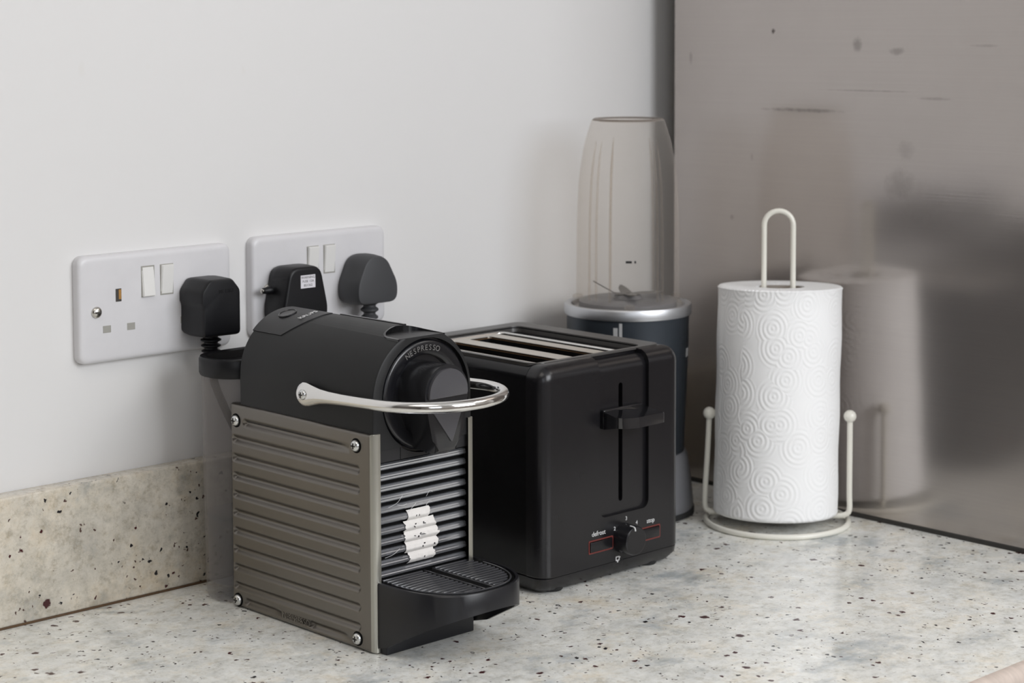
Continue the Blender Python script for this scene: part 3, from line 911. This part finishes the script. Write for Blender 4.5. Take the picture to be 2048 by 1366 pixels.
bm = bmesh.new(); add_box(bm, (0.0925, 0.1790), (-0.2715, -0.245), (0.0, 0.03), 0.001); obj('base_block', bm, M['tray'], cm)
# grid on the tray
bm = bmesh.new()
gp = tray_plan(0.0034)
add_prism(bm, gp, 'z', 0.0500, 0.0514)
grid = obj('tray_grid', bm, M['bargap'], tray)
bm = bmesh.new(); add_tube(bm, [(x, y, 0.0528) for x, y in tray_plan(0.0060)][1:-1], 0.0007, 6); obj('grid_rim', bm, M['gridgloss'], tray)
bm = bmesh.new(); add_prism(bm, rrect(0.1398, 0.1462, -0.3265, -0.2640, 0.0025, 4), 'z', 0.0512, 0.0518); obj('grid_slot', bm, M['bargap'], tray)
bm = bmesh.new()
for x in (0.1388, 0.1472): add_box(bm, (x-0.0007, x+0.0007), (-0.3270, -0.2600), (0.0510, 0.0530), 0.0003, 1)
obj('slot_rim', bm, M['gridgloss'], tray)
def half_width(y):
    if y > TYB: return THW-0.0075
    q = (TYB-y)/(TDP-0.0075)
    return (THW-0.0075)*max(1-q**2.5, 0)**0.4
for k in range(15):
    y = -0.2605 - k*0.0049
    hwid = half_width(y-0.0012)
    for s in (-1, 1):
        if hwid < 0.012: continue
        a, b = sorted((0.1430+s*0.0062, TXC+s*hwid))
        bm = bmesh.new(); add_box(bm, (a, b), (y-0.0011, y+0.0011), (0.0510, 0.0530), 0.0005, 2); obj('grid_rib', bm, M['gridgloss'], tray)

# water tank behind the machine
TX0, TX1, TY0, TY1 = 0.0805, 0.1895, -0.0945, -0.0415
def tank_ring(off, z): return [(x, y, z) for x, y in rrect(TX0+off, TX1-off, TY0+off, TY1-off, max(0.024-off, 0.004), 8)]
bm = bmesh.new()
add_loft(bm, [tank_ring(0.004, 0.0010), tank_ring(0.0025, 0.0035), tank_ring(0.0018, 0.012), tank_ring(0.0005, 0.10), tank_ring(0.0, 0.183), tank_ring(0.0020, 0.183), tank_ring(0.0025, 0.10), tank_ring(0.0040, 0.0140), tank_ring(0.008, 0.0130)])
tank = obj('water_tank', bm, M['tank'], cm, label='clear plastic water tank')
bm = bmesh.new(); add_loft(bm, [tank_ring(0.0082, 0.0132), tank_ring(0.0043, 0.0145), tank_ring(0.0030, 0.0700), tank_ring(0.0034, 0.0702), tank_ring(0.006, 0.0698)]); obj('water', bm, M['water'], tank, label='water standing in the tank')
bm = bmesh.new(); add_loft(bm, [tank_ring(-0.0010, 0.1815), tank_ring(-0.0018, 0.1835), tank_ring(-0.0018, 0.1945), tank_ring(-0.0008, 0.1965), tank_ring(0.0020, 0.1968), tank_ring(0.0040, 0.1955), tank_ring(0.0055, 0.1900), tank_ring(0.012, 0.1885)]); obj('tank_lid', bm, M['black_plug'], cm, label='black lid of the water tank')

# ------------------------------------------------------------------ toaster
tx0, tx1, ty0, ty1, tz0, tz1 = 0.2755, 0.4425, -0.2475, -0.0470, 0.0145, 0.1870
tm = thing('toaster', 'black two slot toaster beside the coffee machine, slots empty', 'toaster', ((tx0+tx1)/2, -0.147, 0))
RY, ZE, ZR = 0.0075, 0.0, 0.0
def cap_ring(off, y, x0=tx0, x1=tx1, rt_=0.0135):
    r = max(rt_-off, 0.002)
    return [(u, y, v) for u, v in rrect(x0+off, x1-off, tz0, tz1-off, [r, r, 0.0015, 0.0015], 8)]
bm = bmesh.new()
rings = [cap_ring(0, -0.2285)]
rf = 0.0115
for i in range(0, 9):
    a = PI/2*i/8
    rings.append(cap_ring(rf*(1-math.cos(a)) if True else 0, ty0+rf-rf*math.sin(a)))
add_loft(bm, rings)
front = obj('front_cap', bm, M['toaster'], tm, angle=35)
bm = bmesh.new()
add_prism(bm, rrect(0.3418, 0.4010, 0.0535, 0.2100, 0.007, 6), 'y', ty0+0.0035, ty0-0.01)
b2 = bmesh.new()
add_box(b2, (0.3677, 0.3725), (-0.26, -0.236), (0.0632, 0.1630), 0.0022, 3)
# the recess follows the rounded shoulder: a second cutter opens it upward
b3 = bmesh.new()
add_prism(b3, [(ty0+0.0035, 0.140), (ty0+0.0035, 0.1715)] + arc(ty0+0.0035+0.010, 0.1735, 0.010, 180, 90, 8) + [(ty0+0.0160, 0.1835), (ty0+0.0160, 0.20), (ty0-0.01, 0.20), (ty0-0.01, 0.140)], 'x', 0.3418, 0.4010)
boolean(front, [bm, b2] if False else [b3, bm, b2])
bm = bmesh.new(); add_box(bm, (0.3675, 0.3728), (-0.2385, -0.2375), (0.0605, 0.165)); obj('slide_slot', bm, M['bargap'], tm)
# mid body
bm = bmesh.new()
def mid_ring(y, off=0.0, zt=tz1):
    return [(u, y, v) for u, v in rrect(tx0+0.0006+off, tx1-0.0006-off, tz0, zt-0.0004-off, [0.012, 0.012, 0.0015, 0.0015], 8)]
add_loft(bm, [mid_ring(-0.2280), mid_ring(-0.0660)])
body = obj('body', bm, M['toaster_side'], tm)
bm = bmesh.new()
rings = [cap_ring(0, -0.0655)] + [cap_ring(rf*(1-math.cos(PI/2*i/8)), ty1-rf+rf*math.sin(PI/2*i/8)) for i in range(9)]
add_loft(bm, rings)
obj('back_cap', bm, M['toaster'], tm)
# top rim frame, recess, slot frame and slots
FX0, FX1, FY0, FY1 = 0.2860, 0.4045, -0.2255, -0.0800
bm = bmesh.new()
def ringz(x0, x1, y0, y1, r, z): return [(u, v, z) for u, v in rrect(x0, x1, y0, y1, r, 6)]
add_loft(bm, [ringz(tx0+0.010, tx1-0.010, -0.2330, -0.0580, 0.008, tz1-0.0010), ringz(tx0+0.0105, tx1-0.0105, -0.2325, -0.0585, 0.008, tz1+0.0006), ringz(FX0-0.0045, FX1+0.0090, FY0-0.003, FY1+0.006, 0.008, tz1+0.0006), ringz(FX0-0.0030, FX1+0.0075, FY0-0.0015, FY1+0.0045, 0.007, tz1-0.0095)], cap0=False, cap1=False)
obj('top_rim', bm, M['toaster_top'], tm)
b = bmesh.new(); add_prism(b, rrect(FX0-0.0042, FX1+0.0087, FY0-0.0028, FY1+0.0057, 0.0078, 6), 'z', 0.06, 0.25)
boolean(body, [b])
bm = bmesh.new(); add_box(bm, (FX0-0.003, FX1+0.007), (FY0-0.001, FY1+0.004), (0.170, 0.1825)); o = obj('recess_floor', bm, M['bargap'], tm)
s1 = (0.3010, 0.3260, -0.2190, -0.0870); s2 = (0.3430, 0.3680, -0.2190, -0.0870)
cut = []
for s in (s1, s2):
    b = bmesh.new(); add_prism(b, rrect(s[0]+0.0005, s[1]-0.0005, s[2]+0.0005, s[3]-0.0005, 0.002, 3), 'z', 0.16, 0.2); cut.append(b)
boolean(o, cut)
bm = bmesh.new()
add_loft(bm, [ringz(FX0, FX1-0.022, FY0, FY1, 0.005, 0.1828), ringz(FX0, FX1-0.022, FY0, FY1, 0.005, 0.1837), ringz(FX0+0.0008, FX1-0.0228, FY0+0.0008, FY1-0.0008, 0.0045, 0.1843)])
fr = obj('slot_frame', bm, M['slotmetal'], tm, label='pale steel frame around the bread slots')
cut = []
for s in (s1, s2):
    b = bmesh.new(); add_prism(b, rrect(s[0], s[1], s[2], s[3], 0.0025, 4), 'z', 0.16, 0.2); cut.append(b)
boolean(fr, cut)
for s in (s1, s2):
    bm = bmesh.new()
    add_loft(bm, [ringz(*s, 0.0025, 0.1838), ringz(*s, 0.0025, 0.070), ringz(s[0]+0.008, s[1]-0.008, s[2]+0.01, s[3]-0.01, 0.002, 0.070)], cap0=False)
    obj('bread_slot', bm, M['slotdark'], tm, label='browned inside of a bread slot')
# folded warming wire beside the slots
bm = bmesh.new()
add_tube(bm, [(FX0+0.01, FY1+0.0012, 0.1838), (0.375, FY1+0.0012, 0.1838)] + [(x, y, 0.1838) for x, y in arc(0.3900-0.006, FY1+0.0012-0.006, 0.006, 90, 0, 5)] + [(0.3900, -0.2180, 0.1838)] + [(x, y, 0.1838) for x, y in arc(0.384, -0.2180, 0.006, 0, -80, 5)], 0.0016, 10)
obj('warming_wire', bm, M['chrome'], tm)
# lower plinth and feet
bm = bmesh.new()
add_loft(bm, [[(u, v, z) for u, v in rrect(tx0+o_, tx1-o_, ty0+o_, ty1-o_, 0.010, 6)] for o_, z in ((0.010, 0.0018), (0.0060, 0.0024), (0.0012, 0.0085), (0.0006, 0.0138), (0.0016, 0.0146))])
obj('plinth', bm, M['toaster'], tm)
for x in (0.3000, 0.4130):
    for y in (-0.2330, -0.0640):
        bm = bmesh.new(); add_lathe(bm, [(0.0085, 0.0), (0.0095, 0.0015), (0.0095, 0.006)], (x, y, 0), 'z', 20); obj('foot', bm, M['rubber'], tm)
# lever
bm = bmesh.new()
lv = round_poly([(0.3455, -0.2475), (0.3455, -0.2660), (0.3555, -0.2735), (0.3920, -0.2735), (0.3920, -0.2475)], [0.001, 0.008, 0.008, 0.0012, 0.001], 6)
add_prism(bm, lv, 'z', 0.1305, 0.1392, 0.0010, 3)
for v_ in bm.verts:
    v_.co.z = 0.1350 + (v_.co.z-0.1350)*(1+0.75*max(0, min(1, (v_.co.y+0.2625)/0.015)))
lever = obj('lever', bm, M['leverblack'], tm)
bm = bmesh.new(); add_box(bm, (0.3458, 0.3925), (-0.2482, -0.2432), (0.1270, 0.1435), 0.0016, 3); obj('lever_base', bm, M['gloss'], lever)
# browning knob
KX, KZ = 0.3700, 0.0325
bm = bmesh.new()
add_lathe(bm, [(0.0126, ty0+0.001), (0.0126, ty0-0.0008), (0.0124, ty0-0.0020), (0.0122, ty0-0.0135), (0.0118, ty0-0.0145), (0.0112, ty0-0.0148), (0.001, ty0-0.0149)], (KX, 0, KZ), 'y', 48)
knob = obj('knob', bm, M['softgloss'], tm, label='round browning knob')
bm = bmesh.new(); add_lathe(bm, [(0.0112, ty0-0.0148), (0.0110, ty0-0.0151), (0.001, ty0-0.0151)], (KX, 0, KZ), 'y', 40); obj('knob_face', bm, M['toaster'], knob)
bm = bmesh.new()
am = rad(100)
add_tube(bm, [(KX+0.0088*math.cos(am), ty0-0.0152, KZ+0.0088*math.sin(am)), (KX+0.0112*math.cos(am), ty0-0.0150, KZ+0.0112*math.sin(am)), (KX+0.0119*math.cos(am), ty0-0.0142, KZ+0.0119*math.sin(am)), (KX+0.0123*math.cos(am), ty0-0.0100, KZ+0.0123*math.sin(am))], 0.0007, 8)
obj('knob_marker', bm, M['print_white'], knob, label='white pointer line')
# buttons outlined in red
for x0, x1, z0, z1 in ((0.3284, 0.3575, 0.0257, 0.0370), (0.3850, 0.4155, 0.0248, 0.0366)):
    bm = bmesh.new()
    o1 = rrect(x0, x1, z0, z1, 0.0012, 4); o2 = rrect(x0+0.0011, x1-0.0011, z0+0.0011, z1-0.0011, 0.0008, 4)
    add_loft(bm, [[(u, ty0+0.0004, v) for u, v in o1], [(u, ty0-0.0003, v) for u, v in o1], [(u, ty0-0.0003, v) for u, v in o2], [(u, ty0+0.0004, v) for u, v in o2]], closed=True)
    obj('button_outline', bm, M['print_red'], tm, label='red line around a button')
    bm = bmesh.new(); add_box(bm, (x0+0.0016, x1-0.0014), (ty0-0.0012, ty0+0.001), (z0+0.0014, z1-0.0016), 0.0005, 2); obj('button', bm, M['toaster'], tm)
    bm = bmesh.new(); add_box(bm, (x0+0.0008, x1-0.0008), (ty0-0.0001, ty0+0.001), (z0+0.0008, z1-0.0008)); obj('button_gap', bm, M['bargap'], tm)
bm = bmesh.new()
for s, x, z, h in (('defrost', 0.3402, 0.0417, 0.0056), ('stop', 0.4035, 0.0414, 0.0056), ('1', 0.3548, 0.0272, 0.0046), ('2', 0.3594, 0.0420, 0.0046), ('3', 0.3735, 0.0483, 0.0046), ('4', 0.3862, 0.0425, 0.0046)):
    text_into(bm, s, h, (x, ty0-0.0001, z), (1, 0, 0), (0, 0, 1), 0.0003)
add_loft(bm, [[(u, y, v) for u, v in rrect(a0, a1, c0, c1, 0.0006, 3)] for a0, a1, c0, c1, y in ((0.3607, 0.3653, 0.0143, 0.0182, ty0), (0.3607, 0.3653, 0.0143, 0.0182, ty0-0.0002), (0.3616, 0.3644, 0.0152, 0.0173, ty0-0.0002), (0.3616, 0.3644, 0.0152, 0.0173, ty0))], closed=True)
add_box(bm, (0.3624, 0.3637), (ty0-0.0002, ty0), (0.0130, 0.0144)); add_box(bm, (0.3653, 0.3662), (ty0-0.0002, ty0), (0.0165, 0.0176))
obj('lettering', bm, M['print_white'], tm, label='white printed words, numbers and symbol')
# ------------------------------------------------------------------ blender
BX, BY = 0.536, -0.097
bl = thing('personal_blender', 'dark blue-grey blender with an upturned clear cup on its silver collar', 'blender', (BX, BY, 0))
bm = bmesh.new()
add_lathe(bm, [(0.0600, 0.0035), (0.0622, 0.0065), (0.0618, 0.014), (0.0590, 0.040), (0.0565, 0.056), (0.0545, 0.060)], (BX, BY, 0), 'z', 64); obj('foot_ring', bm, M['midgrey'], bl, label='flared grey foot')
bm = bmesh.new(); add_lathe(bm, [(0.060, 0.0), (0.0628, 0.0012), (0.0630, 0.0062), (0.060, 0.0064)], (BX, BY, 0), 'z', 64); obj('rubber_ring', bm, M['rubber'], bl)
bm = bmesh.new(); add_lathe(bm, [(0.0530, 0.058), (0.0535, 0.075), (0.0555, 0.120), (0.0572, 0.165), (0.0575, 0.1892)], (BX, BY, 0), 'z', 72); base = obj('motor_base', bm, M['navy'], bl)
bm = bmesh.new(); add_lathe(bm, [(0.0578, 0.1890), (0.0596, 0.1893), (0.0599, 0.1905), (0.0599, 0.1975), (0.0592, 0.1990), (0.0570, 0.1996), (0.0535, 0.1985), (0.0520, 0.1945), (0.001, 0.1940)], (BX, BY, 0), 'z', 72); obj('collar', bm, M['alu'], bl, label='silver collar')
bm = bmesh.new()
for k in range(3):
    a = rad(225 + k*120)
    x, y = BX+0.054*math.cos(a), BY+0.054*math.sin(a)
    add_box(bm, (x-0.004, x+0.004), (y-0.004, y+0.004), (0.196, 0.2035), 0.002, 2)
    obj('lock_tab', bm, M['cup'], bl)
    bm = bmesh.new()
cupp = [(0.0515, 0.1960), (0.0515, 0.1995), (0.0486, 0.2015), (0.0484, 0.2070), (0.0482, 0.2400), (0.0479, 0.2710), (0.0468, 0.3000), (0.0454, 0.3195), (0.0416, 0.3440), (0.0374, 0.3600), (0.0345, 0.3690), (0.0330, 0.3715), (0.0315, 0.3722), (0.0285, 0.3715), (0.0270, 0.3690)]
sm = smooth([(r, 0, h) for r, h in cupp[3:11]], 4)
prof = cupp[:3] + [(p.x, p.z) for p in sm] + cupp[11:]
bm = bmesh.new(); add_lathe(bm, prof + [(0.001, 0.3685)], (BX, BY, 0), 'z', 96, cap0=False); cup = obj('cup', bm, M['cup'], bl, label='clear plastic cup upside down')
bm = bmesh.new(); add_lathe(bm, [(0.0320, 0.3718), (0.0330, 0.3712), (0.0334, 0.3702), (0.0326, 0.3705)], (BX, BY, 0), 'z', 64, closed=True); obj('cup_rim', bm, M['rimtint'], cup)
vdir = math.atan2(CAM.y-BY, CAM.x-BX)
for da in (-47, -37, -20, 34, 41, 150, 200):
    a = vdir + rad(da)
    bm = bmesh.new()
    pts = []
    for i in range(13):
        h = 0.2050 + (0.352-0.2050)*i/12
        r = next(p0[0]+(p1[0]-p0[0])*(h-p0[1])/(p1[1]-p0[1]) for p0, p1 in zip(prof, prof[1:]) if p1[1] > p0[1] and p0[1] <= h <= p1[1])
        pts.append((BX+(r+0.0002)*math.cos(a), BY+(r+0.0002)*math.sin(a), h))
    add_tube(bm, pts, [0.0011]*11+[0.0008, 0.0003], 8)
    obj('cup_rib', bm, M['cup'], cup)
bm = bmesh.new()
a = vdir + rad(3)
for da, wd_ in ((8.0, 0.0016), (1.0, 0.0056)):
    aa = vdir + rad(da)
    n_ = Vector((math.cos(aa), math.sin(aa), 0)); u_ = Vector((-n_.y, n_.x, 0))
    p = Vector((BX, BY, 0.2425)) + n_*0.0484
    vs = [bm.verts.new(p + u_*s*wd_/2 + Vector((0, 0, q*0.0011)) + n_*d) for d in (0, 0.0002) for s, q in ((-1, -1), (1, -1), (1, 1), (-1, 1))]
    for f in ((0, 1, 2, 3), (4, 5, 6, 7), (0, 1, 5, 4), (1, 2, 6, 5), (2, 3, 7, 6), (3, 0, 4, 7)): bm.faces.new([vs[i] for i in f])
obj('level_mark', bm, M['rubber'], cup)
# blade seen inside the cup
bm = bmesh.new(); add_lathe(bm, [(0.046, 0.1945), (0.046, 0.2010), (0.040, 0.2030), (0.014, 0.2030), (0.012, 0.2060), (0.006, 0.2065)], (BX, BY, 0), 'z', 40); bh = obj('blade_holder', bm, M['midgrey'], bl)
for k in range(4):
    a = vdir + rad(-78 + 90*k)
    bm = bmesh.new()
    u_ = Vector((math.cos(a), math.sin(a), 0)); s_v = Vector((-u_.y, u_.x, 0))
    c0 = Vector((BX, BY, 0.2062))
    rise = (0.013, 0.003, 0.002, 0.004)[k]
    rings = []
    for d, wv, h in ((0.002, 0.005, 0), (0.012, 0.005, 0.001), (0.024, 0.004, rise*0.6), (0.033, 0.0012, rise)):
        rings.append([tuple(c0+u_*d+s_v*q*wv+Vector((0, 0, h+e))) for q, e in ((-1, 0), (1, 0), (1, 0.001), (-1, 0.001))])
    add_loft(bm, rings)
    obj('blade', bm, M['blade'], bh)
# printed emblem on the motor base
def on_base(bm, px_off, w_, z0_, z1_):
    n = 4
    def R_(z): return 0.0575 if z > 0.165 else 0.0572 - (0.165-z)*0.038
    rows = []
    for z in (z0_, z1_):
        row = []
        for i in range(n+1):
            s = px_off + w_*(i/n-0.5)
            a = vdir + math.asin(max(-1, min(1, s/0.0575)))
            row.append(((R_(z)+0.0002)*math.cos(a)+BX, (R_(z)+0.0002)*math.sin(a)+BY, z))
        rows.append([bm.verts.new(p) for p in row])
    for i in range(n): bm.faces.new((rows[0][i], rows[0][i+1], rows[1][i+1], rows[1][i]))
bm = bmesh.new()
on_base(bm, -0.0112, 0.0040, 0.1640, 0.1830); on_base(bm, -0.0065, 0.0028, 0.1640, 0.1872); on_base(bm, -0.0046, 0.0040, 0.1640, 0.1715); on_base(bm, 0.0050, 0.0050, 0.1640, 0.1692)
obj('printed_emblem', bm, M['print_light'], base, label='grey printed marks')
for a_ in ((-0.0525, 0.006, 0.1735, 0.1762), (0.0560, 0.003, 0.1500, 0.1585)):
    bm = bmesh.new(); on_base(bm, *a_); obj('printed_mark', bm, M['print_light'], base)

# ------------------------------------------------------------------ paper towel holder and roll
CX, CY = 0.6030, -0.2230
PD = Vector((0.626, -0.780, 0)).normalized()       # the holder's post-to-post direction
ND = Vector((PD.y, -PD.x, 0))
ho = thing('paper_towel_holder', 'cream wire paper towel holder with ball-ended posts by the steel panel', 'paper towel holder', (CX, CY, 0))
wr = 0.0026
RR = 0.0655
bm = bmesh.new(); add_tube(bm, [(CX+RR*math.cos(2*PI*i/72), CY+RR*math.sin(2*PI*i/72), wr) for i in range(72)], wr, 12, closed=True); obj('base_ring', bm, M['cream'], ho)
C0 = Vector((CX, CY, 0))
bm = bmesh.new(); add_tube(bm, [C0-PD*(RR-0.003)+Vector((0, 0, 0.0075)), C0+PD*(RR-0.003)+Vector((0, 0, 0.0075))], 0.0024, 12); obj('cross_bar', bm, M['cream'], ho)
for s in (-1, 1):
    bm = bmesh.new()
    lean = 0.0035 if s < 0 else 0.0
    q = C0 + PD*s*(RR+0.0005)
    base_in = C0 + PD*s*(RR-0.010)
    pts = [base_in+Vector((0, 0, 0.0075)), C0+PD*s*(RR-0.004)+Vector((0, 0, 0.0085)), q+Vector((0, 0, 0.013)), q+Vector((0, 0, 0.03)), q-PD*s*lean*0.5+Vector((0, 0, 0.06)), q-PD*s*lean+Vector((0, 0, 0.100))]
    add_tube(bm, smooth(pts, 4), 0.0026, 12)
    p = obj('post', bm, M['cream'], ho)
    bm = bmesh.new(); e = q-PD*s*lean+Vector((0, 0, 0.1005)); add_sphere(bm, tuple(e), 0.0058); obj('ball_end', bm, M['cream'], p)
bm = bmesh.new()
lr = 0.0132
top = 0.2915-0.0025-lr
pts = [C0-PD*lr+Vector((0, 0, 0.0075)), C0-PD*lr+Vector((0, 0, 0.15)), C0-PD*lr+Vector((0, 0, top))] + [C0+PD*(-lr*math.cos(PI*i/14))+Vector((0, 0, top+lr*math.sin(PI*i/14))) for i in range(1, 14)] + [C0+PD*lr+Vector((0, 0, top)), C0+PD*lr+Vector((0, 0, 0.15)), C0+PD*lr+Vector((0, 0, 0.0075))]
add_tube(bm, pts, 0.0025, 12); obj('centre_loop', bm, M['cream'], ho)

ro = thing('paper_towel_roll', 'white embossed paper towel roll standing on the cream wire holder', 'paper towel', (CX, CY, 0.0105))
z0, z1, R0 = 0.0126, 0.2215, 0.0562
bm = bmesh.new()
n = 128
def spiral_ring(r, z):
    out = []
    for i in range(n):
        a = 2*PI*i/n
        k = ((a-rad(150)) % (2*PI))/(2*PI)
        rr = r + (0.0009*k if r > 0.03 else 0) + 0.0003*math.sin(3*a+z*20)
        lx = (z-0.1)*0.012      # the roll leans a little
        p = C0 + PD*lx
        out.append((p.x+rr*math.cos(a), p.y+rr*math.sin(a), z))
    return out
TILT = rad(2.7)
def lean(p):
    q = Vector(p) - (C0 + Vector((0, 0, z0)) + ND*R0)
    f = -ND
    d = q.dot(f)
    return C0 + Vector((0, 0, z0)) + ND*R0 + PD*q.dot(PD) + f*(d*math.cos(TILT)+q.z*math.sin(TILT)) + Vector((0, 0, 1))*(q.z*math.cos(TILT)-d*math.sin(TILT))
prof = [(0.0222, z0), (R0-0.001, z0), (R0+0.0002, z0+0.002)] + [(R0+0.0004*math.sin(i*1.3), z0+0.004+(z1-z0-0.007)*i/14) for i in range(15)] + [(R0+0.0004, z1-0.001), (R0-0.0012, z1+0.0004), (R0-0.006, z1-0.0004), (0.03, z1-0.0006), (0.0222, z1-0.0004)]
add_loft(bm, [[tuple(lean(p)) for p in spiral_ring(r, z)] for r, z in prof], closed=True)
obj('paper', bm, M['paper'], ro, angle=60)
bm = bmesh.new(); add_lathe(bm, [(0.0221, z0), (0.0221, z1-0.001), (0.0210, z1-0.001), (0.0210, z0)], (CX, CY, 0), 'z', 40, closed=True)
for v_ in bm.verts: v_.co = lean(v_.co)
obj('cardboard_core', bm, M['card'], ro)
